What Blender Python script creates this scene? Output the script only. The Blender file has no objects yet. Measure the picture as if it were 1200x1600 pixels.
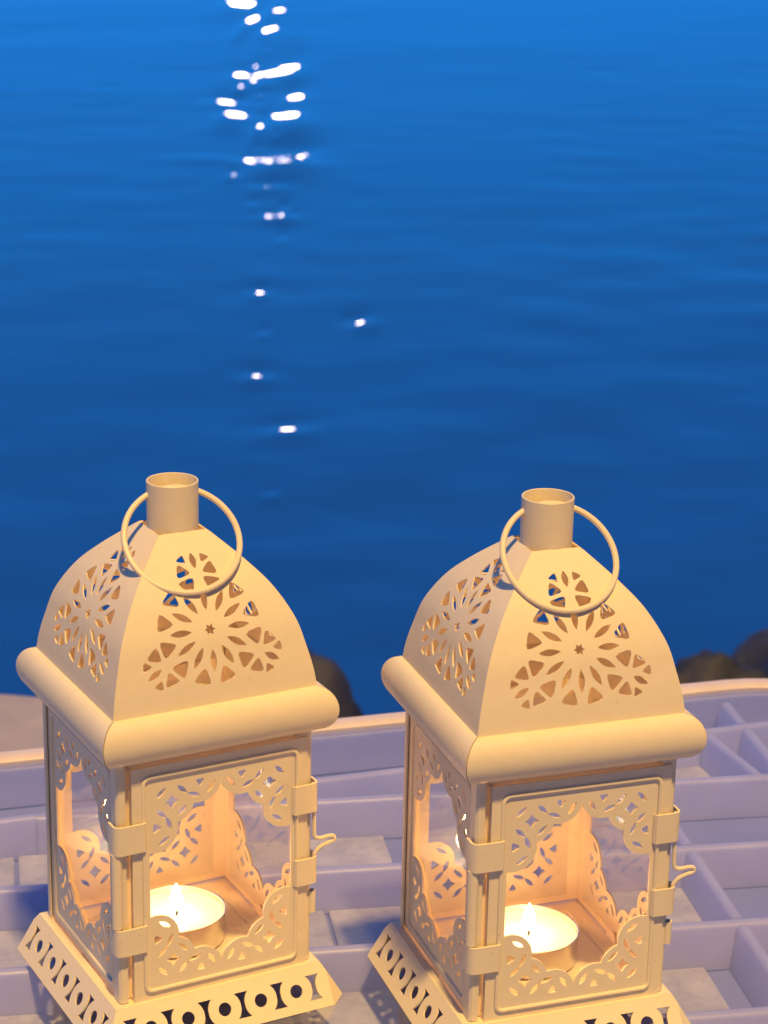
import bpy, math, random
import numpy as np
from mathutils import Vector, Matrix
from mathutils.geometry import delaunay_2d_cdt
random.seed(7)
rng = np.random.default_rng(11)
S = bpy.context.scene
C = S.collection
R = math.radians
PI = math.pi

# ------------------------------------------------------------------ camera
F = 3400.0                       # focal length in pixels of a 1600 px high picture
PITCH, ROLL, CAMZ = 0.30739, 0.02105, 0.42102
fw = Vector((0, math.cos(PITCH), -math.sin(PITCH)))
r_ = Vector((1, 0, 0)); u_ = r_.cross(fw)
rr = r_ * math.cos(ROLL) + u_ * math.sin(ROLL)
uu = -r_ * math.sin(ROLL) + u_ * math.cos(ROLL)
cd = bpy.data.cameras.new('camera'); cam = bpy.data.objects.new('camera', cd); C.objects.link(cam)
m = Matrix((rr, uu, -fw)).transposed().to_4x4(); m.translation = Vector((0, 0, CAMZ)); cam.matrix_world = m
cd.sensor_fit = 'VERTICAL'; cd.sensor_height = 36; cd.lens = F / 1600 * 36
cd.clip_start = 0.02; cd.clip_end = 6000
cd.dof.use_dof = True; cd.dof.focus_distance = 0.80; cd.dof.aperture_fstop = 27
S.camera = cam
CAM = Vector((0, 0, CAMZ))

# ------------------------------------------------------------------ sky and key light
GLOW, NISH = 6.3, 0.3
KEY_EL, KEY_AZ = 66.5, (0.27, -0.87)          # the warm light comes from behind the camera
w = bpy.data.worlds.new('World'); S.world = w; w.use_nodes = True
nt = w.node_tree; nd = nt.nodes; lk = nt.links
bg = nd['Background']
sky = nd.new('ShaderNodeTexSky'); sky.sky_type = 'NISHITA'; sky.sun_disc = False
sky.sun_elevation = R(2.0); sky.sun_rotation = math.atan2(KEY_AZ[0], KEY_AZ[1])
def mth(op, a, b, clamp=False):
    q = nd.new('ShaderNodeMath'); q.operation = op; q.use_clamp = clamp
    for i, v in enumerate((a, b)):
        if isinstance(v, (int, float)): q.inputs[i].default_value = v
        else: lk.new(v, q.inputs[i])
    return q.outputs[0]
bw = nd.new('ShaderNodeRGBToBW'); lk.new(sky.outputs[0], bw.inputs[0])
geo = nd.new('ShaderNodeTexCoord'); sep = nd.new('ShaderNodeSeparateXYZ'); lk.new(geo.outputs['Generated'], sep.inputs[0])
low = mth('POWER', mth('SUBTRACT', 1.0, mth('ABSOLUTE', sep.outputs[2], 0), True), 0.45)      # brighter towards the horizon
sea_side = mth('POWER', mth('ADD', mth('ADD', mth('MULTIPLY', sep.outputs[1], .43), mth('MULTIPLY', sep.outputs[0], -.25)), .5, True), 0.9)                  # last light of the dusk over the sea
glow = mth('MULTIPLY', mth('MULTIPLY', low, sea_side), GLOW)
lum = mth('ADD', mth('MULTIPLY', bw.outputs[0], NISH), glow)
tint = nd.new('ShaderNodeMix'); tint.data_type = 'RGBA'; tint.blend_type = 'MULTIPLY'
tint.inputs['Factor'].default_value = 1
tint.inputs['A'].default_value = (0.018, 0.300, 1.0, 1)      # blue hour
lk.new(lum, tint.inputs['B'])
lk.new(tint.outputs['Result'], bg.inputs[0]); bg.inputs[1].default_value = 0.15

ld = bpy.data.lights.new('key_lamp', 'SUN'); ld.energy = 4.9; ld.angle = R(3.5); ld.color = (1.0, 0.62, 0.19)  # sun-type lamp standing in for an unseen warm terrace lamp
key_lamp = bpy.data.objects.new('key_lamp', ld); C.objects.link(key_lamp)
h = math.hypot(*KEY_AZ)
dv = Vector((KEY_AZ[0] / h * math.cos(R(KEY_EL)), KEY_AZ[1] / h * math.cos(R(KEY_EL)), math.sin(R(KEY_EL))))
key_lamp.rotation_euler = dv.to_track_quat('Z', 'Y').to_euler(); key_lamp.location = (0.5, -1.5, 2)

S.view_settings.view_transform = 'Standard'; S.view_settings.look = 'None'
S.view_settings.exposure = 0; S.view_settings.gamma = 1; S.view_settings.use_curve_mapping = False
S.render.engine = 'CYCLES'
cy = S.cycles; cy.use_denoising = True
try:
    cy.denoiser = 'OPENIMAGEDENOISE'; cy.denoising_input_passes = 'RGB_ALBEDO_NORMAL'
except Exception: pass
cy.max_bounces = 10; cy.diffuse_bounces = 5; cy.glossy_bounces = 5; cy.transparent_max_bounces = 16
cy.sample_clamp_indirect = 25; cy.sample_clamp_direct = 0; cy.caustics_reflective = True; cy.caustics_refractive = False

# ------------------------------------------------------------------ helpers
def tag(o, label=None, cat=None, group=None, kind=None):
    if label: o['label'] = label
    if cat: o['category'] = cat
    if group: o['group'] = group
    if kind: o['kind'] = kind
    return o

def empty(name, loc, rz=0):
    o = bpy.data.objects.new(name, None); C.objects.link(o); o.empty_display_size = .02
    o.location = loc; o.rotation_euler = (0, 0, rz); return o

def mesh(name, V, Fc, mat, parent=None, smooth=True, angle=35):
    me = bpy.data.meshes.new(name); me.from_pydata([tuple(v) for v in V], [], Fc); me.validate()
    if mat: me.materials.append(mat)
    if smooth:
        me.polygons.foreach_set('use_smooth', [True] * len(me.polygons))
        me.set_sharp_from_angle(angle=R(angle))
    o = bpy.data.objects.new(name, me); C.objects.link(o)
    if parent: o.parent = parent
    return o

class MB:
    def __init__(s): s.V = []; s.F = []
    def add(s, V, Fc):
        n = len(s.V); s.V += [tuple(v) for v in V]; s.F += [tuple(i + n for i in f) for f in Fc]; return s
    def box(s, a, b):
        x0, y0, z0 = a; x1, y1, z1 = b
        return s.add([(x0,y0,z0),(x1,y0,z0),(x1,y1,z0),(x0,y1,z0),(x0,y0,z1),(x1,y0,z1),(x1,y1,z1),(x0,y1,z1)],
                     [(0,3,2,1),(4,5,6,7),(0,1,5,4),(1,2,6,5),(2,3,7,6),(3,0,4,7)])
    def tube(s, pts, r, n=10, closed=False, cap=True):
        P = [Vector(p) for p in pts]; N = len(P); V = []
        up = None
        for i in range(N):
            if closed: t = (P[(i+1) % N] - P[i-1]).normalized()
            else: t = (P[min(i+1, N-1)] - P[max(i-1, 0)]).normalized()
            if up is None:
                up = Vector((0,0,1)) if abs(t.z) < .9 else Vector((0,1,0))
            a = t.cross(up).normalized(); b = a.cross(t).normalized(); up = b
            for k in range(n):
                q = 2*PI*k/n; V.append(P[i] + a*math.cos(q)*r + b*math.sin(q)*r)
        Fc = []
        for i in range(N if closed else N-1):
            j = (i+1) % N
            for k in range(n): Fc.append((i*n+k, i*n+(k+1)%n, j*n+(k+1)%n, j*n+k))
        if not closed and cap: Fc += [tuple(range(n-1, -1, -1)), tuple((N-1)*n+k for k in range(n))]
        return s.add(V, Fc)
    def lathe(s, prof, n=48, c=(0,0,0)):
        V = []
        for r, z in prof:
            for k in range(n): V.append((c[0]+r*math.cos(2*PI*k/n), c[1]+r*math.sin(2*PI*k/n), c[2]+z))
        Fc = []
        for i in range(len(prof)-1):
            for k in range(n): Fc.append((i*n+k, i*n+(k+1)%n, (i+1)*n+(k+1)%n, (i+1)*n+k))
        return s.add(V, Fc)
    def strip(s, prof, z0, z1, t):
        """bent sheet: open profile in xy swept from z0 to z1, thickness t to the left of travel"""
        P = [Vector((p[0], p[1])) for p in prof]; Q = []
        for i in range(len(P)):
            d = (P[min(i+1, len(P)-1)] - P[max(i-1, 0)]).normalized(); Q.append(P[i] + Vector((-d.y, d.x))*t)
        ring = P + Q[::-1]; n = len(ring)
        V = [(p.x, p.y, z0) for p in ring] + [(p.x, p.y, z1) for p in ring]
        Fc = [(i, (i+1) % n, (i+1) % n + n, i+n) for i in range(n)]
        m_ = len(P)
        for i in range(m_-1):
            a, b, c, d = i, i+1, n-2-i, n-1-i
            Fc.append((a, d, c, b)); Fc.append((a+n, b+n, c+n, d+n))
        return s.add(V, Fc)
    def build(s, name, mat, parent=None, smooth=True, angle=35): return mesh(name, s.V, s.F, mat, parent, smooth, angle)

def pip(P, x, y):
    c = False; n = len(P); j = n-1
    for i in range(n):
        xi, yi = P[i]; xj, yj = P[j]
        if (yi > y) != (yj > y) and x < (xj-xi)*(y-yi)/(yj-yi)+xi: c = not c
        j = i
    return c

def sheet(outline, holes, step, fmap, t):
    """cut-out sheet metal: 2D outline with holes -> triangulated, mapped to 3D by fmap(u,v)->(point,normal), given thickness t"""
    pts = []; edges = []
    def ring(P):
        n0 = len(pts)
        for p in P: pts.append(p)
        for i in range(len(P)): edges.append((n0+i, n0+(i+1) % len(P)))
    def dens(P, L):
        out = []
        for i in range(len(P)):
            a, b = P[i], P[(i+1) % len(P)]; d = math.dist(a, b); k = max(1, int(math.ceil(d/L)))
            for q in range(k): out.append((a[0]+(b[0]-a[0])*q/k, a[1]+(b[1]-a[1])*q/k))
        return out
    ring(dens(outline, step))
    for hh in holes: ring(dens(hh, step))
    xs = [p[0] for p in outline]; ys = [p[1] for p in outline]
    bb = [(min(q[0] for q in hh), max(q[0] for q in hh), min(q[1] for q in hh), max(q[1] for q in hh)) for hh in holes]
    allb = np.array(pts)
    x = min(xs)+step/2
    while x < max(xs):
        y = min(ys)+step/2
        while y < max(ys):
            if pip(outline, x, y) and np.min((allb[:,0]-x)**2+(allb[:,1]-y)**2) > (step*.35)**2:
                if not any(b[0] < x < b[1] and b[2] < y < b[3] and pip(hh, x, y) for b, hh in zip(bb, holes)): pts.append((x, y))
            y += step
        x += step
    vo, eo, fo, *_ = delaunay_2d_cdt([Vector(p) for p in pts], edges, [], 1, 1e-6)
    T = []
    for f in fo:
        if len(f) != 3: continue
        cx = sum(vo[i].x for i in f)/3; cyy = sum(vo[i].y for i in f)/3
        if any(b[0] < cx < b[1] and b[2] < cyy < b[3] and pip(hh, cx, cyy) for b, hh in zip(bb, holes)): continue
        if not pip(outline, cx, cyy): continue
        T.append(tuple(f))
    n = len(vo); V = []; B = []
    for q in vo:
        P, N = fmap(q.x, q.y); V.append(P); B.append(P - N*t)
    cnt = {}
    for f in T:
        for a, b in ((f[0],f[1]),(f[1],f[2]),(f[2],f[0])): cnt[(a, b)] = 1
    # orientation
    f = T[0]; nn = (V[f[1]]-V[f[0]]).cross(V[f[2]]-V[f[0]]); P, N = fmap(vo[f[0]].x, vo[f[0]].y)
    flip = nn.dot(N) < 0
    Fc = []
    for f in T:
        g = f[::-1] if flip else f
        Fc.append(g); Fc.append(tuple(i+n for i in g[::-1]))
    for (a, b) in cnt:
        if (b, a) not in cnt: Fc.append((a, a+n, b+n, b) if not flip else (a, b, b+n, a+n))
    return V + B, Fc

# ------------------------------------------------------------------ materials
def pmat(name, col, rough=.5, metal=0, **k):
    mt = bpy.data.materials.new(name); mt.use_nodes = True; b = mt.node_tree.nodes['Principled BSDF']
    b.inputs['Base Color'].default_value = (*col, 1); b.inputs['Roughness'].default_value = rough; b.inputs['Metallic'].default_value = metal
    for kk, v in k.items(): b.inputs[kk.replace('_', ' ')].default_value = v
    return mt
def noise_col(mt, scale, c0, c1, detail=6, lo=.35, hi=.65, bump=0, bdist=.001, rough=.6):
    n = mt.node_tree.nodes; l = mt.node_tree.links; b = n['Principled BSDF']
    tc = n.new('ShaderNodeTexCoord'); no = n.new('ShaderNodeTexNoise'); no.inputs['Scale'].default_value = scale
    no.inputs['Detail'].default_value = detail; no.inputs['Roughness'].default_value = rough
    l.new(tc.outputs['Object'], no.inputs['Vector'])
    cr = n.new('ShaderNodeValToRGB'); cr.color_ramp.elements[0].position = lo; cr.color_ramp.elements[1].position = hi
    cr.color_ramp.elements[0].color = (*c0, 1); cr.color_ramp.elements[1].color = (*c1, 1)
    l.new(no.outputs['Fac'], cr.inputs[0]); l.new(cr.outputs[0], b.inputs['Base Color'])
    if bump:
        bp = n.new('ShaderNodeBump'); bp.inputs['Strength'].default_value = bump; bp.inputs['Distance'].default_value = bdist
        l.new(no.outputs['Fac'], bp.inputs['Height']); l.new(bp.outputs[0], b.inputs['Normal'])
    return mt
cream = noise_col(pmat('cream_enamel', (.78,.66,.48), .42), 190, (.77,.66,.47), (.80,.69,.50), 4, .3, .7, .12, .0004)
def specks(mt):
    n = mt.node_tree.nodes; l = mt.node_tree.links; b = n['Principled BSDF']; src = b.inputs['Base Color'].links[0].from_socket
    tc = n.new('ShaderNodeTexCoord'); a = n.new('ShaderNodeTexNoise'); a.inputs['Scale'].default_value = 620; a.inputs['Detail'].default_value = 3
    c = n.new('ShaderNodeTexNoise'); c.inputs['Scale'].default_value = 42; c.inputs['Detail'].default_value = 5
    l.new(tc.outputs['Object'], a.inputs[0]); l.new(tc.outputs['Object'], c.inputs[0])
    m1 = n.new('ShaderNodeMapRange'); m1.inputs[1].default_value = .70; m1.inputs[2].default_value = .76; l.new(a.outputs['Fac'], m1.inputs[0])
    m2 = n.new('ShaderNodeMapRange'); m2.inputs[1].default_value = .50; m2.inputs[2].default_value = .62; l.new(c.outputs['Fac'], m2.inputs[0])
    mu = n.new('ShaderNodeMath'); mu.operation = 'MULTIPLY'; l.new(m1.outputs[0], mu.inputs[0]); l.new(m2.outputs[0], mu.inputs[1])
    mx = n.new('ShaderNodeMix'); mx.data_type = 'RGBA'; l.new(mu.outputs[0], mx.inputs['Factor']); l.new(src, mx.inputs['A']); mx.inputs['B'].default_value = (.40,.28,.18,1)
    l.new(mx.outputs['Result'], b.inputs['Base Color'])
    rr_ = n.new('ShaderNodeMapRange'); rr_.inputs[3].default_value = .30; rr_.inputs[4].default_value = .52; l.new(c.outputs['Fac'], rr_.inputs[0]); l.new(rr_.outputs[0], b.inputs['Roughness'])
specks(cream)
cream.node_tree.nodes['Principled BSDF'].inputs['Specular IOR Level'].default_value = .35
def glassmat(name, tintc, f0=.08, boost=1.0):
    """thin sheet of clear glass: reflects by viewing angle, the same from both sides"""
    mt = bpy.data.materials.new(name); mt.use_nodes = True; n = mt.node_tree.nodes; l = mt.node_tree.links; n.clear()
    def M(op, a, b=None):
        q = n.new('ShaderNodeMath'); q.operation = op; q.use_clamp = op == 'ADD'
        for i, v in enumerate((a, b)):
            if v is None: continue
            if isinstance(v, (int, float)): q.inputs[i].default_value = v
            else: l.new(v, q.inputs[i])
        return q.outputs[0]
    o = n.new('ShaderNodeOutputMaterial'); mx = n.new('ShaderNodeMixShader'); ge = n.new('ShaderNodeNewGeometry')
    dt = n.new('ShaderNodeVectorMath'); dt.operation = 'DOT_PRODUCT'; l.new(ge.outputs['Incoming'], dt.inputs[0]); l.new(ge.outputs['Normal'], dt.inputs[1])
    f = M('ADD', M('MULTIPLY', M('POWER', M('SUBTRACT', 1.0, M('ABSOLUTE', dt.outputs['Value'])), 5.0), boost), f0)
    t = n.new('ShaderNodeBsdfTransparent'); t.inputs[0].default_value = (*tintc, 1); g = n.new('ShaderNodeBsdfGlossy'); g.inputs['Roughness'].default_value = .02
    l.new(f, mx.inputs[0]); l.new(t.outputs[0], mx.inputs[1]); l.new(g.outputs[0], mx.inputs[2]); l.new(mx.outputs[0], o.inputs[0])
    return mt
pane_m = glassmat('clear_pane_glass', (.97,.98,.98), .13, .9)
top_m = glassmat('table_glass', (.95,.96,.99), .08, 1.6)
def add_haze(mt, fac, col):            # pale blue haze painted into the glass to lighten the tray below
    n = mt.node_tree.nodes; l = mt.node_tree.links; o = [q for q in n if q.type == 'OUTPUT_MATERIAL'][0]; src = o.inputs[0].links[0].from_socket
    d = n.new('ShaderNodeBsdfDiffuse'); d.inputs[0].default_value = (*col, 1); mx = n.new('ShaderNodeMixShader')
    tc = n.new('ShaderNodeTexCoord'); no = n.new('ShaderNodeTexNoise'); no.inputs['Scale'].default_value = 16; no.inputs['Detail'].default_value = 8
    mr = n.new('ShaderNodeMapRange'); mr.inputs[1].default_value = .3; mr.inputs[2].default_value = .7; mr.inputs[3].default_value = fac*.7; mr.inputs[4].default_value = fac*1.3
    l.new(tc.outputs['Object'], no.inputs[0]); l.new(no.outputs['Fac'], mr.inputs[0]); l.new(mr.outputs[0], mx.inputs[0]); l.new(src, mx.inputs[1]); l.new(d.outputs[0], mx.inputs[2]); l.new(mx.outputs[0], o.inputs[0])
add_haze(top_m, .14, (.42,.46,.78))
alu = pmat('aluminium', (.75,.72,.68), .3, 1)
wax = pmat('candle_wax', (.93,.88,.72), .35); wb = wax.node_tree.nodes['Principled BSDF']
wb.inputs['Subsurface Weight'].default_value = .6; wb.inputs['Subsurface Radius'].default_value = (.012,.007,.003); wb.inputs['Subsurface Scale'].default_value = 1
wickm = pmat('wick', (.02,.015,.01), .9)
def emis(name, col, s):
    mt = bpy.data.materials.new(name); mt.use_nodes = True; n = mt.node_tree.nodes; b = n['Principled BSDF']
    b.inputs['Base Color'].default_value = (0,0,0,1); b.inputs['Emission Color'].default_value = (*col,1); b.inputs['Emission Strength'].default_value = s; return mt
flame_m = emis('flame', (1,.72,.34), 60)

MM = .001
# ------------------------------------------------------------------ lantern geometry (mm)
DOME = [(40.5,113.7),(39.4,121),(37.5,129),(34.4,139.6),(28.2,151),(20.7,159.8),(11.7,168.4),(9.5,170.3)]
def cr_spline(P, n=12):
    out = []
    for i in range(len(P)-1):
        p0 = P[max(i-1,0)]; p1 = P[i]; p2 = P[i+1]; p3 = P[min(i+2,len(P)-1)]
        for k in range(n):
            t = k/n
            out.append(tuple(.5*((2*p1[j])+(-p0[j]+p2[j])*t+(2*p0[j]-5*p1[j]+4*p2[j]-p3[j])*t*t+(-p0[j]+3*p1[j]-3*p2[j]+p3[j])*t**3) for j in (0,1)))
    return out+[P[-1]]
DP = cr_spline(DOME); DA = [0]
for a, b in zip(DP, DP[1:]): DA.append(DA[-1]+math.dist(a, b))
DAn = np.array(DA); DPn = np.array(DP)
def dome_at(v): return float(np.interp(v, DAn, DPn[:,0])), float(np.interp(v, DAn, DPn[:,1]))

def rot2(P, a, c): 
    ca, sa = math.cos(a), math.sin(a); return [(c[0]+x*ca-y*sa, c[1]+x*sa+y*ca) for x, y in P]
def petal(cx, cy_, ang, L, W, n=7):
    P = []
    for i in range(n): t = -1+2*i/n; P.append((t*L/2, (1-t*t)*W/2))
    for i in range(n): t = 1-2*i/n; P.append((t*L/2, -(1-t*t)*W/2))
    return rot2(P, ang, (cx, cy_))
def tri(cx, cy_, ang, s):           # rounded triangle, one tip pointing along ang
    P = []
    for k in range(3):
        a = 2*PI*k/3
        for d in (-.34, 0, .34):
            q = s*(.60 if d == 0 else .50)
            P.append((q*math.cos(a+d*(1 if d else 1)), q*math.sin(a+d)))
    return rot2(P, ang, (cx, cy_))
def circ(cx, cy_, r, n=16): return [(cx+r*math.cos(2*PI*i/n), cy_+r*math.sin(2*PI*i/n)) for i in range(n)]
def star(cx, cy_, r0, r1): return [(cx+(r0 if i % 2 == 0 else r1)*math.cos(PI*i/6), cy_+(r0 if i % 2 == 0 else r1)*math.sin(PI*i/6)) for i in range(12)]
def diamond(cx, cy_, r, ang=0):
    P = []
    for k in range(4):
        a = PI/2*k; b = a+PI/4; P.append((r*math.cos(a), r*math.sin(a))); P.append((r*.56*math.cos(b), r*.56*math.sin(b)))
    return rot2(P, ang, (cx, cy_))

def dome_panel():
    N = 40; L = DA[-1]
    left = [(-dome_at(L*i/N)[0]+.05, L*i/N) for i in range(N+1)]
    outline = [(-x, y) for x, y in left] + left[::-1]
    c = (0, 27.6); H = [star(*c, 2.3, 1.25)]
    for k in range(12):
        a = R(30*k); H.append(petal(c[0]+11.4*math.cos(a), c[1]+11.4*math.sin(a), a, 8.6, 2.5))
    for k in range(12):
        a = R(15+30*k); H.append(tri(c[0]+17.9*math.cos(a), c[1]+17.9*math.sin(a), a+PI, 5.9))
    for a0 in (90, 210, 330):
        o = (c[0]+21.3*math.cos(R(a0)), c[1]+21.3*math.sin(R(a0)))
        H.append(petal(o[0]+5.4*math.cos(R(a0)), o[1]+5.4*math.sin(R(a0)), R(a0), 6.6, 2.5))
        for s in (-1, 1):
            a = R(a0+s*75); H.append(tri(o[0]+5.7*math.cos(a), o[1]+5.7*math.sin(a), a+PI, 5.0))
            a = R(a0+s*35); H.append(tri(o[0]+7.6*math.cos(a), o[1]+7.6*math.sin(a), a+PI, 3.3))
    def fm(u, v):
        hh, z = dome_at(v); h2, z2 = dome_at(min(v+.5, L)); h1, z1 = dome_at(max(v-.5, 0))
        N = Vector((0, -(z2-z1), -(h2-h1))); N.normalize()
        return Vector((u, -hh, z))*MM, N
    return sheet(outline, H, 2.6, fm, .6*MM)

# lace opening -------------------------------------------------------
OW, OH = 28.7, 82.5       # half width, height of the frame opening
RC = 9.0; CA, CB, CC = (2.5, 19.5), (9, 9), (20, 2.5)
def isect(c0, c1, r, pick):
    d = math.dist(c0, c1); a = d/2; hh = math.sqrt(r*r-a*a); mx = ((c0[0]+c1[0])/2, (c0[1]+c1[1])/2)
    ux, uy = (c1[0]-c0[0])/d, (c1[1]-c0[1])/d
    P = [(mx[0]-uy*hh, mx[1]+ux*hh), (mx[0]+uy*hh, mx[1]-ux*hh)]
    return max(P, key=lambda p: p[0]+p[1]) if pick else min(P, key=lambda p: p[0]+p[1])
def arc(c, p, q, n=7):
    a0 = math.atan2(p[1]-c[1], p[0]-c[0]); a1 = math.atan2(q[1]-c[1], q[0]-c[0])
    if a1 > a0: a1 -= 2*PI
    return [(c[0]+RC*math.cos(a0+(a1-a0)*i/n), c[1]+RC*math.sin(a0+(a1-a0)*i/n)) for i in range(n)]
def corner_curve():
    s = (0, CA[1]+math.sqrt(RC*RC-CA[0]**2)); ab = isect(CA, CB, RC, 1); bc = isect(CB, CC, RC, 1)
    e = (OW, CC[1]+math.sqrt(RC*RC-(OW-CC[0])**2))
    return arc(CA, s, ab) + arc(CB, ab, bc) + arc(CC, bc, e) + [e]
def corner_holes():
    H = [diamond(CB[0], CB[1], 2.9)]
    for k in range(4):
        a = R(45+90*k); H.append(petal(CB[0]+5.9*math.cos(a), CB[1]+5.9*math.sin(a), a+PI/2, 5.6, 1.9, 5))
    for q in (55, -22): a = R(q); H.append(petal(CA[0]+5.7*math.cos(a), CA[1]+5.7*math.sin(a), a+PI/2, 5.8, 1.9, 5))
    H.append(tri(CA[0]+.3, CA[1]-1, 0, 3.4))
    for q in (35, 112): a = R(q); H.append(petal(CC[0]+5.7*math.cos(a), CC[1]+5.7*math.sin(a), a+PI/2, 5.8, 1.9, 5))
    H.append(tri(CC[0]+.3, CC[1]+.6, PI/2, 3.0))
    return H
def lace_sheet(x0, x1, z0, z1, oc, oz, y, t):
    """rect sheet in the plane y, opening centred at x=oc from z=oz to oz+OH"""
    cc = corner_curve(); bl = [(oc-OW+a, oz+b) for a, b in cc]
    br = [(2*oc-a, b) for a, b in bl][::-1]; zt = 2*oz+OH
    tr = [(a, zt-b) for a, b in br][::-1]; tl = [(a, zt-b) for a, b in bl][::-1]
    main = bl[:-1] + br + tr[:-1] + tl
    out = []
    for p in main:
        if not out or math.dist(p, out[-1]) > .05: out.append(p)
    if math.dist(out[0], out[-1]) < .05: out.pop()
    H = [out]
    for hh in corner_holes():
        q = [(oc-OW+a, oz+b) for a, b in hh]
        for sx in (0, 1):
            for sz in (0, 1):
                H.append([(2*oc-a if sx else a, zt-b if sz else b) for a, b in q])
    fm = lambda u, v: (Vector((u, y, v))*MM, Vector((0, -1, 0)))
    return sheet([(x0,z0),(x1,z0),(x1,z1),(x0,z1)], H, 7, fm, t*MM)
def bead(mb, xc, hw, z0, z1, y, r=.8, rc=2.5):
    P = []
    for cx, cz, a0 in ((xc+hw-rc, z0+rc, -90), (xc+hw-rc, z1-rc, 0), (xc-hw+rc, z1-rc, 90), (xc-hw+rc, z0+rc, 180)):
        for k in range(5): a = R(a0+22.5*k); P.append(Vector((cx+rc*math.cos(a), y, cz+rc*math.sin(a)))*MM)
    mb.tube(P, r*MM, 8, closed=True)

def rotz(V, k):
    c, s = [(1,0),(0,1),(-1,0),(0,-1)][k]; return [Vector((v[0]*c-v[1]*s, v[0]*s+v[1]*c, v[2])) for v in V]

BH = 38.2                        # half width of the glazed body
def quarter_roll():
    """one mitred side of the rounded eave, along the front (-y)"""
    prof = []
    prof.append((40.0, 113.9))
    for k in range(0, 15):
        a = R(90 - 180*k/14); prof.append((40.2+6.7*math.cos(a), 105.2+8.8*math.sin(a)))
    prof.append((BH-.5, 96.3)); inner = [(BH-.5, 97.3), (39.5, 112.8)]
    prof += inner
    V = []; n = len(prof)
    for sx in (-1, 1):
        for p, z in prof: V.append(Vector((sx*(p-.28), -p, z))*MM)
    Fc = [(i, (i+1) % n, (i+1) % n+n, i+n) for i in range(n)]
    Fc += [tuple(range(n-1, -1, -1)), tuple(range(n, 2*n))]
    return V, Fc

def plinth_side():
    # slope plane from (42,z-1) to (51,z-16); chamfered ends
    T = Vector((42, 42, -1)); E = Vector((51, 51, -16)); ap = T.lerp(E, .2)
    L = math.hypot(9, 15)
    def pt(x, s): return Vector((x, -(42+9*s/L), -1-15*s/L))*MM
    N = Vector((0, -15, 9)); N.normalize()
    fm = lambda u, v: (pt(u, v), N)
    outline = [(-42, 0), (-ap.x, .2*L), (-44.5, L), (44.5, L), (ap.x, .2*L), (42, 0)]
    H = []; cz = L*.52
    for k in range(5): H.append(circ(-30+15*k, cz, 2.6, 16))
    for k in range(6):
        c = -37.5+15*k; P = []; r = 6.7
        for sgn in (1, -1):
            rows = np.linspace(-4.8, 4.8, 9) * sgn
            for q in rows:
                xx = 7.5-math.sqrt(max(r*r-q*q, 0)); P.append((c+sgn*max(xx, .9), cz+q))
        H.append(P)
    return sheet(outline, H, 8, fm, .7*MM)

protos = {}
def lantern_meshes():
    V, Fc = dome_panel(); protos['roof'] = (V, Fc)
    protos['roll'] = quarter_roll()
    protos['side'] = lace_sheet(-BH, BH, 0, 98, 0, 5.8, -BH, .8)
    protos['plinth'] = plinth_side()
lantern_meshes()

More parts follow.
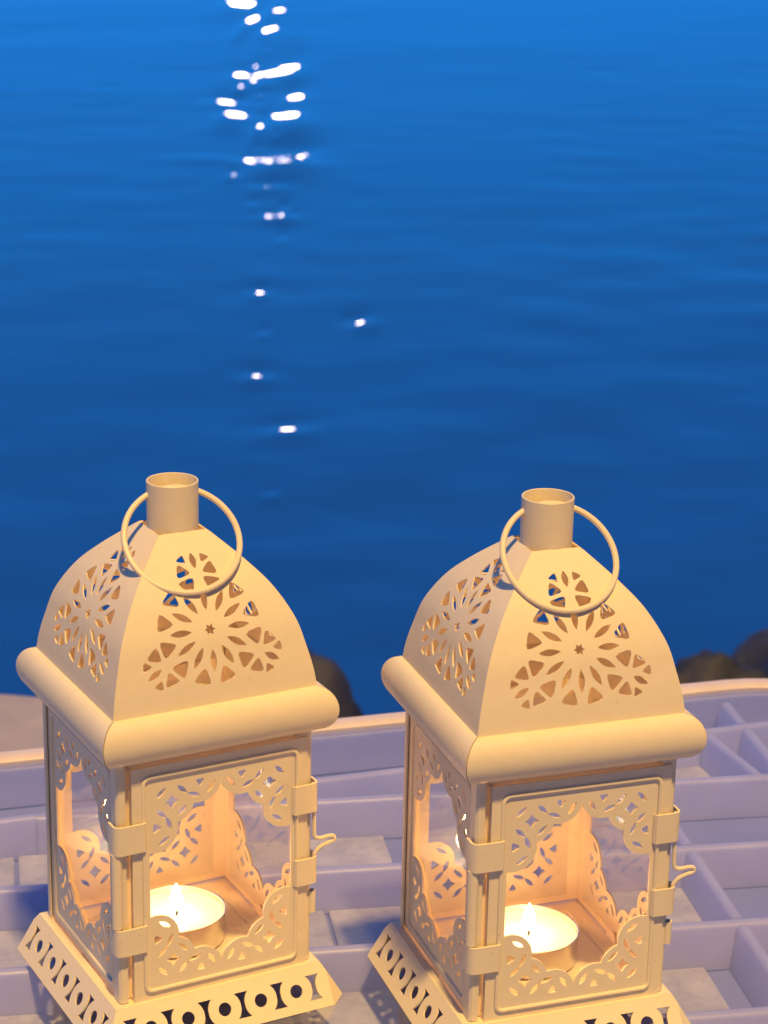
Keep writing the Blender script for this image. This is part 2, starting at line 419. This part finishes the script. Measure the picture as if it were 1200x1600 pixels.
def build_lantern(name, loc, rz, label, ring_w):
    L = empty(name, loc, rz); tag(L, label, 'lantern', 'pair of cream metal candle lanterns')
    # plinth
    for k in range(4):
        V, Fc = protos['plinth']; mesh('plinth_side', rotz(V, k), Fc, cream, L)
    mb = MB(); T = Vector((42, 42, -1)); E = Vector((51, 51, -16)); ap = T.lerp(E, .2)
    tv = [Vector((ap.x, -ap.y, ap.z)), Vector((44.5, -51, -16)), Vector((51, -44.5, -16))]
    tv = [v*MM for v in tv]
    tb = [v - Vector((.5, -.5, .3)).normalized()*.7*MM for v in tv]
    for k in range(4):
        mb = MB(); mb.add(rotz(tv+tb, k), [(0,1,2),(5,4,3),(0,3,4,1),(1,4,5,2),(2,5,3,0)]); mb.build('plinth_corner', cream, L, smooth=False)
    # tray floor with a shallow rim; top flange of the plinth
    mb = MB(); mb.box((-42*MM,-42*MM,-1.9*MM),(42*MM,42*MM,-.9*MM)); mb.build('floor_plate', cream, L); mb = MB()
    P = [(30,30),(-30,30),(-30,-30),(30,-30)]; q = []
    for i in range(4):
        a = P[i]; b = P[(i+1) % 4]
        for t in range(6): q.append(Vector((a[0]+(b[0]-a[0])*t/6, a[1]+(b[1]-a[1])*t/6, -.9))*MM)
    mb.tube(q, .8*MM, 6, closed=True)
    mb.build('floor_bead', cream, L)
    # side and back panels (front is k=0)
    for k in (1, 2, 3):
        V, Fc = protos['side']; p = mesh('side_panel', rotz(V, k), Fc, cream, L)
        mb = MB(); bead(mb, 0, 31.3, 3.6, 90.6, -BH-.1); mb.V = rotz(mb.V, k); mb.build('embossed_border', cream, p)
        mb = MB(); mb.add([(-32*MM, -(BH-1.3)*MM, 3*MM), (32*MM, -(BH-1.3)*MM, 3*MM), (32*MM, -(BH-1.3)*MM, 92*MM), (-32*MM, -(BH-1.3)*MM, 92*MM)], [(0,1,2,3)]); mb.V = rotz(mb.V, k)
        g = mb.build('glass_pane', pane_m, p, smooth=False)
        mb = MB(); P = [(4*math.cos(PI*q/8), 1.2+3.6*math.sin(PI*q/8)) for q in range(9)]
        mb.add([(x*MM, -(BH-2.3)*MM, z*MM) for x, z in P]+[(x*MM, -(BH-3.0)*MM, z*MM) for x, z in P], [tuple(range(9)), tuple(range(17, 8, -1))]+[(q, q+9, (q+1)%9+9, (q+1)%9) for q in range(9)])
        mb.V = rotz(mb.V, k); mb.build('pane_tab', cream, p, smooth=False)
    # front frame: posts and rails round the doorway
    y0, y1 = -BH*MM, (-BH+.9)*MM
    mb = MB(); mb.strip([(-38.5, -BH+1.3), (-33.2, -BH+1.3), (-33.2, -BH+4)], 0, 98, .8); mb.V = [tuple(Vector(v)*MM) for v in mb.V]; mb.build('door_jamb', cream, L, smooth=False)
    mb = MB(); mb.strip([(34.6, -BH+4), (34.6, -BH+1.3), (38.5, -BH+1.3)], 0, 98, .8); mb.V = [tuple(Vector(v)*MM) for v in mb.V]; mb.build('door_jamb', cream, L, smooth=False)
    mb = MB(); mb.box((-34.1*MM, y0, 92.6*MM), (35.1*MM, y1, 98*MM)); mb.build('door_rail', cream, L, smooth=False)
    mb = MB(); mb.box((-34.1*MM, y0, 0), (35.1*MM, y1, 1.2*MM)); mb.build('door_rail', cream, L, smooth=False)
    # corner posts, folded
    for k in range(4):
        t = MB(); t.strip([(-BH-.45, -BH+5), (-BH-.45, -BH-.1), (-BH-.1, -BH-.45), (-BH+2.2, -BH-.45)], -.5, 97.8, -.7)
        t.V = [tuple(Vector(v)*MM) for v in t.V]; t.V = rotz(t.V, k); t.build('corner_post', cream, L, smooth=False)
    # door
    yd = -BH-2.2
    V, Fc = lace_sheet(-33.9, 36.9, -1.2, 93.8, 1.5, 4.9, yd, .8)
    D = mesh('door', V, Fc, cream, L)
    mb = MB(); bead(mb, 1.5, 30.9, 2.8, 89.5, yd-.15, .85); mb.build('embossed_border', cream, D)
    mb = MB(); mb.box((-33.9*MM, (yd+.8)*MM, -1.2*MM), (-33.1*MM, (yd+2.0)*MM, 93.8*MM)); mb.build('door_flange', cream, D, smooth=False)
    mb = MB(); mb.box((36.1*MM, (yd+.8)*MM, -1.2*MM), (36.9*MM, (yd+2.0)*MM, 92.6*MM))
    mb.build('door_flange', cream, D, smooth=False)
    mb = MB(); mb.add([(-29.5*MM, (yd+1.1)*MM, 3.4*MM), (32.5*MM, (yd+1.1)*MM, 3.4*MM), (32.5*MM, (yd+1.1)*MM, 89*MM), (-29.5*MM, (yd+1.1)*MM, 89*MM)], [(0,1,2,3)]); mb.build('glass_pane', pane_m, D, smooth=False)
    # hinge clips left and latch clips right
    def clip(name, x0, x1, z0, z1, side):
        t = MB(); e = x0 if side < 0 else x1; o = x1 if side < 0 else x0; s = side
        prof = [(o, yd-.3), (o-s*-1*0, yd-.9), (e-s*1.6, yd-.9), (e-s*.5, yd-.5), (e, yd+.6), (e+s*.1, yd+2.2), (e+s*.05, yd+5.4)]
        t.strip(prof, z0, z1, (.9 if side < 0 else -.9)*1.0)
        t.V = [tuple(Vector(v)*MM) for v in t.V]; return t.build(name, cream, D, angle=50)
    clip('hinge_clip', -40.3, -29.4, 61.4, 72.6, -1); clip('hinge_clip', -40.3, -29.4, 20.4, 31.0, -1)
    clip('latch_clip', 31.2, 40.4, 63.2, 74.8, 1); clip('latch_clip', 32.0, 40.4, 33.2, 44.0, 1)
    # rivets on the clips
    for x, z in ((-31.5, 63.6), (34, 66), (34, 72), (34.6, 41.5), (-31.5, 29)):
        mb = MB(); mb.lathe([(0.01, -.5), (.6, -.35), (.9, 0)], 10); n = 30
        for i in range(len(mb.V)-n, len(mb.V)):
            v = mb.V[i]; mb.V[i] = (v[0]+x, yd-1.1+v[2], v[1]+z)
        mb.V = [tuple(Vector(v)*MM) for v in mb.V]; mb.build('rivet', cream, D)
    def barrel(x, y, z0, z1, r):
        t = MB(); t.lathe([(r*.55, z0), (r, z0), (r, z1), (r*.55, z1), (r*.55, z0)], 16, (x, y, 0)); t.V = [tuple(Vector(v)*MM) for v in t.V]
        t.build('hinge_barrel', cream, L)
    barrel(-39.6, -BH-.8, 31.3, 61.2, 2.1)
    barrel(40.0, -BH-.2, 19.5, 28.5, 1.7)
    # latch wire
    W = [(39.9,-39.6,74), (40.0,-40.0,60), (40.1,-40.2,53.5), (40.6,-40.4,51.6), (42.6,-40.8,51.0), (45.6,-41.4,51.5), (47.3,-41.6,51.3), (48.0,-41.6,50.3), (47.3,-41.6,49.3), (45.4,-41.4,48.8), (42.6,-40.8,47.4), (41,-40.4,45.6), (40.2,-40.2,43.6), (40.0,-40,36)]
    W = cr3(W, 5); mb = MB(); mb.tube([Vector(p)*MM for p in W], .85*MM, 8); mb.build('latch_hook', cream, L)
    # eaves
    for k in range(4):
        V, Fc = protos['roll']; mesh('eave_roll', rotz(V, k), Fc, cream, L)
    # ceiling plate behind the eave, open in the middle so candle light reaches the roof
    # roof
    for k in range(4):
        V, Fc = protos['roof']; mesh('roof_panel', rotz(V, k), Fc, cream, L, angle=40)
    # neck tube
    mb = MB(); mb.lathe([(9.0,167.0),(9.65,166.6),(9.7,187.5),(9.45,187.8),(9.05,187.7),(8.95,187.4),(8.95,168.5),(0.001,168.5)], 48)
    mb.V = [tuple(Vector(v)*MM) for v in mb.V]; mb.build('neck_tube', cream, L, angle=30)
    # carrying ring leaning forward on the roof
    Rr = 21.5; ph = R(44); g = math.sqrt(Rr*Rr-9.6**2); zc = 182.6; a0 = ring_w - rz
    mb = MB(); P = []
    for k in range(72):
        a = 2*PI*k/72; x = Rr*math.sin(a); q = g + Rr*math.cos(a)*-1   # distance down along the ring plane from the pivots
        dn = q; fx = dn*math.sin(ph); P.append((x, -fx, zc-dn*math.cos(ph)))
    # keep the arc through the tube hidden inside it
    P = [(x*math.cos(a0)-y*math.sin(a0), x*math.sin(a0)+y*math.cos(a0), z) for x, y, z in P]
    mb.tube([Vector(p)*MM for p in P if True], 1.15*MM, 10, closed=True)
    mb.build('carrying_ring', cream, L)
    return L

def cr3(P, n):
    out = []
    for i in range(len(P)-1):
        p0 = P[max(i-1,0)]; p1 = P[i]; p2 = P[i+1]; p3 = P[min(i+2,len(P)-1)]
        for k in range(n):
            t = k/n; out.append(tuple(.5*((2*p1[j])+(-p0[j]+p2[j])*t+(2*p0[j]-5*p1[j]+4*p2[j]-p3[j])*t*t+(-p0[j]+3*p1[j]-3*p2[j]+p3[j])*t**3) for j in range(3)))
    return out+[P[-1]]

def build_tealight(loc, label, power):
    T = empty('tea_light', loc); tag(T, label, 'candle', 'tea lights burning inside the lanterns')
    mb = MB(); mb.lathe([(0.01,0),(18.4,0),(19.2,.6),(19.4,11.6),(19.7,11.9),(19.3,12.0),(19.0,11.7),(18.9,1),(0.01,1)], 56)
    mb.V = [tuple(Vector(v)*MM) for v in mb.V]; mb.build('cup', alu, T)
    mb = MB(); mb.lathe([(18.8,1.2),(18.85,9.6),(18.3,9.4),(14,9.0),(7,8.8),(0.01,8.8)], 48)
    mb.V = [tuple(Vector(v)*MM) for v in mb.V]; mb.build('wax', wax, T)
    mb = MB(); mb.tube([(0,0,8.5*MM),(.2*MM,0,11*MM),(.9*MM,0,13.5*MM)], .5*MM, 6); mb.build('wick', wickm, T)
    mb = MB(); mb.lathe([(.1,11),(1.6,12.2),(2.5,14),(2.6,15.8),(2.0,18.2),(1.2,20.6),(.5,21.8),(.02,22.8)], 16)
    mb.V = [tuple(Vector(v)*MM) for v in mb.V]; mb.build('flame', flame_m, T)
    pl = bpy.data.lights.new('flame_light', 'POINT'); pl.energy = power; pl.color = (1, .42, .14); pl.shadow_soft_size = .003
    po = bpy.data.objects.new('flame_light', pl); C.objects.link(po); po.parent = T; po.location = (0, 0, .0265)
    return T

L1 = (-0.07842, 0.76875); W1 = 0.49688; L2 = (0.05969, 0.75847); W2 = 0.33209
build_lantern('lantern', (*L1, 0), W1, 'cream cut-out metal lantern on the left, farther from the rocks', .36)
build_lantern('lantern', (*L2, 0), W2, 'cream cut-out metal lantern on the right, nearer the rocks', .32)
build_tealight((*L1, -.0003), 'lit tea light glowing inside the left cream lantern', 0.072)
build_tealight((*L2, -.0003), 'lit tea light glowing inside the right cream lantern', 0.072)

# ------------------------------------------------------------------ table
ZT = -.0163
rim_m = noise_col(pmat('rim_plastic', (.6,.5,.4), .4), 30, (.58,.49,.52), (.64,.55,.58), 4)
rib_m = noise_col(pmat('milky_plastic', (.6,.6,.7), .38), 25, (.37,.365,.70), (.45,.44,.78), 5, .3, .7, .15, .002)
rb = rib_m.node_tree.nodes['Principled BSDF']; rb.inputs['Subsurface Weight'].default_value = .5; rb.inputs['Subsurface Radius'].default_value = (.008,.009,.014); rb.inputs['Subsurface Scale'].default_value = 1
board_m = noise_col(pmat('backing_board', (.2,.24,.5), .5), 14, (.20,.22,.54), (.25,.27,.62), 6, .3, .7, .2, .002)
tile_m = noise_col(pmat('pale_stone', (.6,.55,.6), .6), 55, (.34,.33,.44), (.64,.60,.68), 9, .32, .66, .5, .002, .75)
TA = R(17.2)
T = empty('table', (0.03, 0.86, ZT), TA)
tag(T, 'low table with pale plastic rim, glass top and milky ribbed grid under the lanterns', 'table')
Ti = Matrix.Rotation(-TA, 3, 'Z')
def tl(x, y, z=0): return Ti @ (Vector((x, y, z)) - Vector((.03, .86, 0)))      # world -> table axes (z relative to the glass top)
# rim far edge passes through (-.187,.989)-(.187,1.107)
far = tl(0, 1.0487).y - .0155; xr = tl(.262, 1.09).x; xl = -.62; near = -.46; rad = .075
def rrect(x0, x1, y0, y1, r, n=10):
    P = []
    for cx, cy_, a0 in ((x1-r, y0+r, -90), (x1-r, y1-r, 0), (x0+r, y1-r, 90), (x0+r, y0+r, 180)):
        for k in range(n+1): a = R(a0+90*k/n); P.append((cx+r*math.cos(a), cy_+r*math.sin(a)))
    return P
outer = rrect(xl, xr, near, far, rad)
N = len(outer)
cxm, cym = (xl+xr)/2, (near+far)/2
def inset(d): return rrect(xl+d, xr-d, near+d, far-d, rad-d)
prof = [(.0125,-.0025),(.0125,.0006),(.0112,.0017),(.007,.0022),(.002,.0016),(0,-.001),(0,-.024),(.003,-.026),(.0100,-.026),(.0100,-.0025)]
mb = MB(); V = []
for d, z in prof: V += [(x, y, z) for x, y in inset(d)]
Fc = [(i*N+k, i*N+(k+1)%N, ((i+1)%len(prof))*N+(k+1)%N, ((i+1)%len(prof))*N+k) for i in range(len(prof)) for k in range(N)]
mb.add(V, Fc); mb.build('rim', rim_m, T, angle=40)
wi0, wi1 = inset(.0102), inset(.0150)
mesh('tray_wall', [(x, y, z) for q, z in ((wi0, -.0027), (wi1, -.0027), (wi1, -.0225), (wi0, -.0225)) for x, y in q],
     [(i*N+k, i*N+(k+1)%N, ((i+1)%4)*N+(k+1)%N, ((i+1)%4)*N+k) for i in range(4) for k in range(N)], rib_m, T, angle=40)
gi = inset(.0123)
mesh('glass_top', [(x, y, 0) for x, y in gi], [tuple(range(len(gi)))], top_m, T, smooth=False)
bi = inset(.0105)
mesh('backing_board', [(x, y, -.0235) for x, y in bi]+[(x, y, -.0265) for x, y in bi],
     [tuple(range(N)), tuple(range(2*N-1, N-1, -1))]+[(k, k+N, (k+1)%N+N, (k+1)%N) for k in range(N)], board_m, T, smooth=False)
def divider(p, q, wd=.0050, hgt=.0195, zt=-.0035):
    a = tl(*p); b = tl(*q); d = (b-a); Ld = d.length; d.normalize(); n = Vector((-d.y, d.x, 0))
    pr = [(-wd*1.25, zt-hgt), (-wd*.62, zt-.0022), (-wd*.40, zt-.0006), (0, zt), (wd*.40, zt-.0006), (wd*.62, zt-.0022), (wd*1.25, zt-hgt)]
    K = 2; V = []
    for e in (a, b):
        for o, z in pr: V.append((e.x+n.x*o, e.y+n.y*o, z))
    m_ = len(pr); Fc = [(i, i+1, i+1+m_, i+m_) for i in range(m_-1)] + [(m_-1, 0, m_, 2*m_-1), tuple(range(m_-1, -1, -1)), tuple(range(m_, 2*m_))]
    return mesh('divider', V, Fc, rib_m, T, angle=50)
# grid of dividers, 70 mm apart, 10 degrees to the picture plane
ga = R(10.1); gd = Vector((math.cos(ga), math.sin(ga))); gn = Vector((-gd.y, gd.x))
base = Vector((.0, .9435))                   # a point on the second rib
inx0, inx1, iny0, iny1 = xl+.0154, xr-.0154, near+.0154, far-.0154
def clipline(p, d, t0, t1):
    """clip p+t*d to the inside of the rim"""
    a = tl(p.x, p.y); b = (Ti @ Vector((d.x, d.y, 0)))
    for q, v, lo, hi in ((a.x, b.x, inx0, inx1), (a.y, b.y, iny0, iny1)):
        if abs(v) < 1e-9: continue
        u0, u1 = sorted(((lo-q)/v, (hi-q)/v)); t0 = max(t0, u0); t1 = min(t1, u1)
    return t0, t1
fa = R(19.6); fd = Vector((math.cos(fa), math.sin(fa))); fp = Vector((-.031, .9612)); fn = Vector((-fd.y, fd.x))
def line_t(p, d, p2, n2): 
    return (p2-p).dot(n2)/d.dot(n2)
rows = []
for k in range(0, 8):
    p = base - gn*.0705*k
    t0, t1 = clipline(p, gd, -1, 1)
    if k == 0: t0 = max(t0, line_t(p, gd, fp, fn)+.004)
    rows.append((p, t0, t1))
    if t1-t0 > .03: divider(tuple(p+gd*t0), tuple(p+gd*t1))
t0, t1 = clipline(fp, fd, -1, 1); divider(tuple(fp+fd*t0), tuple(fp+fd*t1), .0046)
# cross dividers, cut between the rows so that no two share a face
q0 = Vector((.1395, .914))
for j in range(-1, 3):
    p = q0 + gd*.0705*j
    cd_ = -gn
    ts = [line_t(p, cd_, r0[0], gn) for r0 in rows]
    a0, a1 = clipline(p, cd_, -1, 1); cuts = sorted([a0, a1, line_t(p, cd_, fp, fn)]+[t for t in ts if a0 < t < a1])
    for u, v in zip(cuts, cuts[1:]):
        if v-u < .02 or u < a0-1e-6 or v > a1+1e-6: continue
        divider(tuple(p+cd_*(u+.0035)), tuple(p+cd_*(v-.0035)), .0046, .0193, -.0038)
# divider square to the long band
divider((.1672, 1.0305), (.1868, .979), .0042, .019, -.004)
# pale stone tiles lying on the backing board
def stone(x0, x1, y0, y1, ang=8.2, z=-.0233, th=.0022):
    c = Vector(((x0+x1)/2, (y0+y1)/2)); hx, hy = (x1-x0)/2, (y1-y0)/2; a = R(ang); V = []
    for zz, e in ((z, 0), (z+th*.7, 0), (z+th, .0007)):
        for sx, sy in ((-1,-1),(1,-1),(1,1),(-1,1)):
            x = sx*(hx-e)+random.uniform(-1,1)*.0004; y = sy*(hy-e)+random.uniform(-1,1)*.0004
            w_ = tl(c.x+x*math.cos(a)-y*math.sin(a), c.y+x*math.sin(a)+y*math.cos(a)); V.append((w_.x, w_.y, zz))
    Fc = [(3,2,1,0),(8,9,10,11)]+[(i, (i+1)%4, (i+1)%4+4, i+4) for i in range(4)]+[(i+4, (i+1)%4+4, (i+1)%4+8, i+8) for i in range(4)]
    return mesh('stone_tile', V, Fc, tile_m, T, smooth=False)
def stone_row(k, xend, lens, x0=-.56, gap=.0012):
    """tiles of one row between two dividers, laid from the right end leftwards"""
    c = base - gn*.0705*(k+.5); t = (xend-c.x)/gd.x; i = 0
    while True:
        L_ = lens[i % len(lens)]; a_ = t-L_
        if (c+gd*a_).x < x0: break
        m_ = c+gd*((a_+t)/2); u0, u1 = clipline(m_, gd, -L_/2, L_/2)
        if u1-u0 > L_-.004: 
            hx, hy = L_/2-gap, .0705/2-.0058
            stone(m_.x-hx, m_.x+hx, m_.y-hy, m_.y+hy, 10.1)
        t = a_; i += 1
stone_row(0, .009, (.083, .090, .086)); stone_row(1, .158, (.0895, .088, .093)); stone_row(2, .146, (.092, .086, .09))
stone_row(3, .150, (.085, .09, .088)); stone_row(4, .14, (.09, .084)); stone_row(5, .15, (.088, .092))
stone(.085, .168, .992, 1.03, 15)
# legs
leg_m = rim_m
for x, y in ((xl+.06, near+.06), (xr-.06, near+.06), (xr-.06, far-.06), (xl+.06, far-.06)):
    mb = MB(); mb.lathe([(.001,-.4505),(.014,-.4505),(.016,-.44),(.022,-.06),(.030,-.027),(.001,-.027)], 20, (x, y, 0)); mb.build('leg', leg_m, T)

# ------------------------------------------------------------------ quay
ZQ = ZT-.451; ZW = -1.40
quay_m = noise_col(pmat('quay_stone', (.4,.38,.38), .75), 9, (.24,.22,.32), (.36,.33,.42), 10, .3, .7, .5, .004, .7)
def on_plane(px, py, z):
    d = fw + rr*((px-600)/F) - uu*((py-800)/F); t = (z-CAMZ)/d.z; return CAM + d*t
qa, qb = on_plane(0, 1106, ZQ), on_plane(120, 1110, ZQ); qd = (qb-qa)/(qb.x-qa.x)
qy = lambda x: qa.y + qd.y*(x-qa.x)
Q = [(-6,-4),(6,-4),(6,.9),(.3, qy(.3)-.02),(-.1, qy(-.1)),(-6, qy(-.1)+.9)]
n = len(Q)
V = [(x, y, ZQ) for x, y in Q]+[(x, y, ZW-1.2) for x, y in Q]
q_ = mesh('quay', V, [tuple(range(n))]+[(i, i+n, (i+1)%n+n, (i+1)%n) for i in range(n)], quay_m, None, smooth=False); tag(q_, kind='structure')

# ------------------------------------------------------------------ rocks
rock_m = noise_col(pmat('wet_rock', (.05,.04,.045), .6), 5, (.008,.011,.028), (.040,.040,.085), 10, .3, .7, .8, .02, .7)
from mathutils import noise as mn
def ico(n):
    import bmesh
    bm = bmesh.new(); bmesh.ops.create_icosphere(bm, subdivisions=n, radius=1); V = [v.co.copy() for v in bm.verts]; Fc = [tuple(v.index for v in f.verts) for f in bm.faces]; bm.free(); return V, Fc
IV, IF = ico(5)
def rock(loc, size, seed, label):
    V = []
    so = Vector((seed*7.3, seed*3.1, seed*1.7))
    for v in IV:
        q = v*1.1+so; d = 1+.36*mn.noise(q*.9)+.22*abs(mn.noise(q*2.1))+.09*mn.noise(q*5)+.03*mn.noise(q*13)
        c = mn.cell(v*1.7+so)*.05
        V.append(Vector((v.x*size[0], v.y*size[1], v.z*size[2]))*(d+c*0))
    o = mesh('rock', V, IF, rock_m, None, True, 60); o.location = loc; o.rotation_euler = (0, 0, seed)
    tag(o, label, 'rock', 'dark rocks at the foot of the quay'); return o
rock((.78, 3.80, -1.35), (.27,.26,.29), 2.0, 'largest shore rock, at the right edge of the picture behind the table corner')
rock((.53, 3.72, -1.31), (.13,.2,.24), 5.0, 'lower shore rock just right of the right lantern')
rock((-.31, 3.60, -1.29), (.25,.24,.28), 9.0, 'dark shore rock sloping down between the two lanterns')

# ------------------------------------------------------------------ moon (out of the picture; the photograph shows its glitter path)
MAZ = -0.0585; MEL = R(1.1); MD = 2500
mdir = Vector((math.sin(MAZ)*math.cos(MEL), math.cos(MAZ)*math.cos(MEL), math.sin(MEL)))
moon_m = emis('moon_glow', (1.0, .80, .76), 20)
V, Fc = ico(3); rm = MD*math.tan(R(.85))
mo = mesh('moon', [v*rm for v in V], Fc, moon_m, None); mo.location = CAM + mdir*MD
tag(mo, 'pale full moon low over the water, seen only as its glitter', 'moon')

# ------------------------------------------------------------------ water
def pix_dir(px, py): return (fw + rr*((px-600)/F) - uu*((py-800)/F))
def on_water(px, py):
    d = pix_dir(px, py); t = (ZW-CAMZ)/d.z; return CAM + d*t
GL = [(379,7,22,12),(394,30,22,22),(435,17,30,10),(418,48,30,16),(428,41,16,8),(420,77,16,9),(380,116,22,12),(399,101,20,12),(394,127,16,10),(414,132,12,8),
      (446,108,28,18),(407,148,34,10),(408,163,14,12),(458,147,22,14),(361,158,28,10),(366,177,20,14),(431,181,20,10),(455,180,26,20),(406,199,18,20),
      (387,251,56,10),(420,257,18,8),(450,246,34,16),(365,275,12,8),(422,293,64,12),(443,326,12,8),(439,338,22,9),(406,456,18,11),(563,503,16,8),(400,586,22,12),(450,670,30,12),(423,773,8,5),(404,232,9,6),(432,214,10,6),(376,136,9,6),(440,372,8,5),(395,318,8,5),(412,520,7,5)]
# swell and ripples: sums of sines
waves = []
for lo, hi, n, rms in ((1.6,5.0,18,.0055),(.4,1.5,30,.0060),(.16,.4,40,.0022)):
    for i in range(n):
        lam = math.exp(rng.uniform(math.log(lo), math.log(hi))); k = 2*PI/lam; th = rng.uniform(-PI, PI) if lo < 1 and i % 2 else rng.normal(R(-70), .9)
        a = rms/k*math.sqrt(2/n)*rng.uniform(.5,1.5); waves.append((k*math.cos(th), k*math.sin(th), rng.uniform(0, 2*PI), a))
waves = np.array(waves)
mid0, mid1 = 18, 48
def hbase(x, y):
    """swell everywhere; the chop grows towards the shore and comes in patches"""
    z = np.zeros_like(x)
    g = 1+2.6*np.clip((15-y)/9, 0, 1)**1.3
    g = g*(1+.45*np.sin(.9*x+.6*y+1.0)*np.sin(.5*x-.8*y+2.2))
    for n_, (kx, ky, p, a) in enumerate(waves): z += (a if n_ < mid0 else a*g)*np.sin(kx*x+ky*y+p)
    return z
def gbase(x, y):
    e = .004; v = hbase(np.array([x+e, x-e, x, x]), np.array([y, y, y+e, y-e])); return np.array([(v[0]-v[1])/(2*e), (v[2]-v[3])/(2*e)])
pat = []
for px, py, pw, ph_ in GL:
    W = on_water(px, py); v = CAM-W; dist = v.length; sg = -pix_dir(px, py).normalized().z
    moonp = Vector(mo.location); half = (v.normalized()+(moonp-W).normalized()).normalized()
    need = np.array([-half.x/half.z, -half.y/half.z])
    sl_ = max(np.linalg.norm(need), .01); kf = min(1.2, math.sqrt(2*R(.40)/sl_))
    fx, fy = (.50 if pw < 24 else .36, .9) if sl_ < .075 else (1.05, 1.25)
    sx = max(pw-7, 4.5)*fx/2/F*dist/kf; sy = max(ph_-6, 4)*fy/2/F*dist/sg/kf
    pat.append([W.x, W.y, max(sx, .012), max(sy, .03), need])
amp = np.array([p[4]-gbase(p[0], p[1]) for p in pat])
def gpat(x, y, i_skip=-1):
    g = np.zeros(2)
    for i, p in enumerate(pat):
        dx, dy = x-p[0], y-p[1]; G = math.exp(-.5*((dx/p[2])**2+(dy/p[3])**2))
        if G < 1e-7: continue
        lin = amp[i][0]*dx+amp[i][1]*dy
        g += G*(amp[i]-lin*np.array([dx/p[2]**2, dy/p[3]**2]))
    return g
# slope of every ripple at every glint is linear in the amplitudes: solve them together
nP = len(pat); Am = np.zeros((2*nP, 2*nP)); bv = np.zeros(2*nP)
for i, p in enumerate(pat):
    bv[2*i:2*i+2] = p[4]-gbase(p[0], p[1])
    for j, q in enumerate(pat):
        dx, dy = p[0]-q[0], p[1]-q[1]; G = math.exp(-.5*((dx/q[2])**2+(dy/q[3])**2))
        if G < 1e-9: continue
        for c in (0, 1):
            d = (dx, dy)[c]; Am[2*i, 2*j+c] += G*((c == 0)-d*dx/q[2]**2); Am[2*i+1, 2*j+c] += G*((c == 1)-d*dy/q[3]**2)
lam = .02; sol = np.linalg.solve(Am.T@Am+lam**2*np.eye(2*nP), Am.T@bv); amp = sol.reshape(-1, 2)
amp = np.clip(amp, -.2, .2)
xs = np.concatenate([[-3000,-800,-200,-60,-25,-12,-8], np.arange(-6,-1.9,.05), np.arange(-1.9,.12,.0125), np.arange(.12,6.001,.05), [8,12,25,60,200,800,3000]])
ys = [-3.0,-1,1,2]; y = 2.6
while y < 32: ys.append(y); y += max(.012, .00019*y*y)
ys = np.array(ys+[34,38,45,60,100,200,500,1200,3000])
X, Y = np.meshgrid(xs, ys); fade = np.clip((40-np.abs(X))/30, 0, 1)*np.clip((60-Y)/30, 0, 1)
Z = hbase(X, Y)*fade
inner = (np.abs(X) < 7)
for i, p in enumerate(pat):
    dx = X-p[0]; dy = Y-p[1]; G = np.exp(-.5*((dx/p[2])**2+(dy/p[3])**2)); Z += G*(amp[i][0]*dx+amp[i][1]*dy)
nx, ny = len(xs), len(ys)
me = bpy.data.meshes.new('sea'); co = np.stack([X, Y, Z+ZW], -1).reshape(-1, 3).astype(np.float32)
I = (np.arange(ny-1)[:,None]*nx+np.arange(nx-1)[None]).reshape(-1); fa_ = np.stack([I, I+1, I+1+nx, I+nx], -1).astype(np.int32)
me.vertices.add(len(co)); me.vertices.foreach_set('co', co.ravel()); me.loops.add(fa_.size); me.loops.foreach_set('vertex_index', fa_.ravel())
me.polygons.add(len(fa_)); me.polygons.foreach_set('loop_start', np.arange(0, fa_.size, 4, dtype=np.int32)); me.polygons.foreach_set('loop_total', np.full(len(fa_), 4, np.int32))
me.polygons.foreach_set('use_smooth', np.ones(len(fa_), bool)); me.update(); me.validate()
water_m = pmat('sea_water', (.006,.046,.31), .02, 0, IOR=1.33); me.materials.append(water_m)
sea = bpy.data.objects.new('sea', me); C.objects.link(sea); tag(sea, kind='structure')
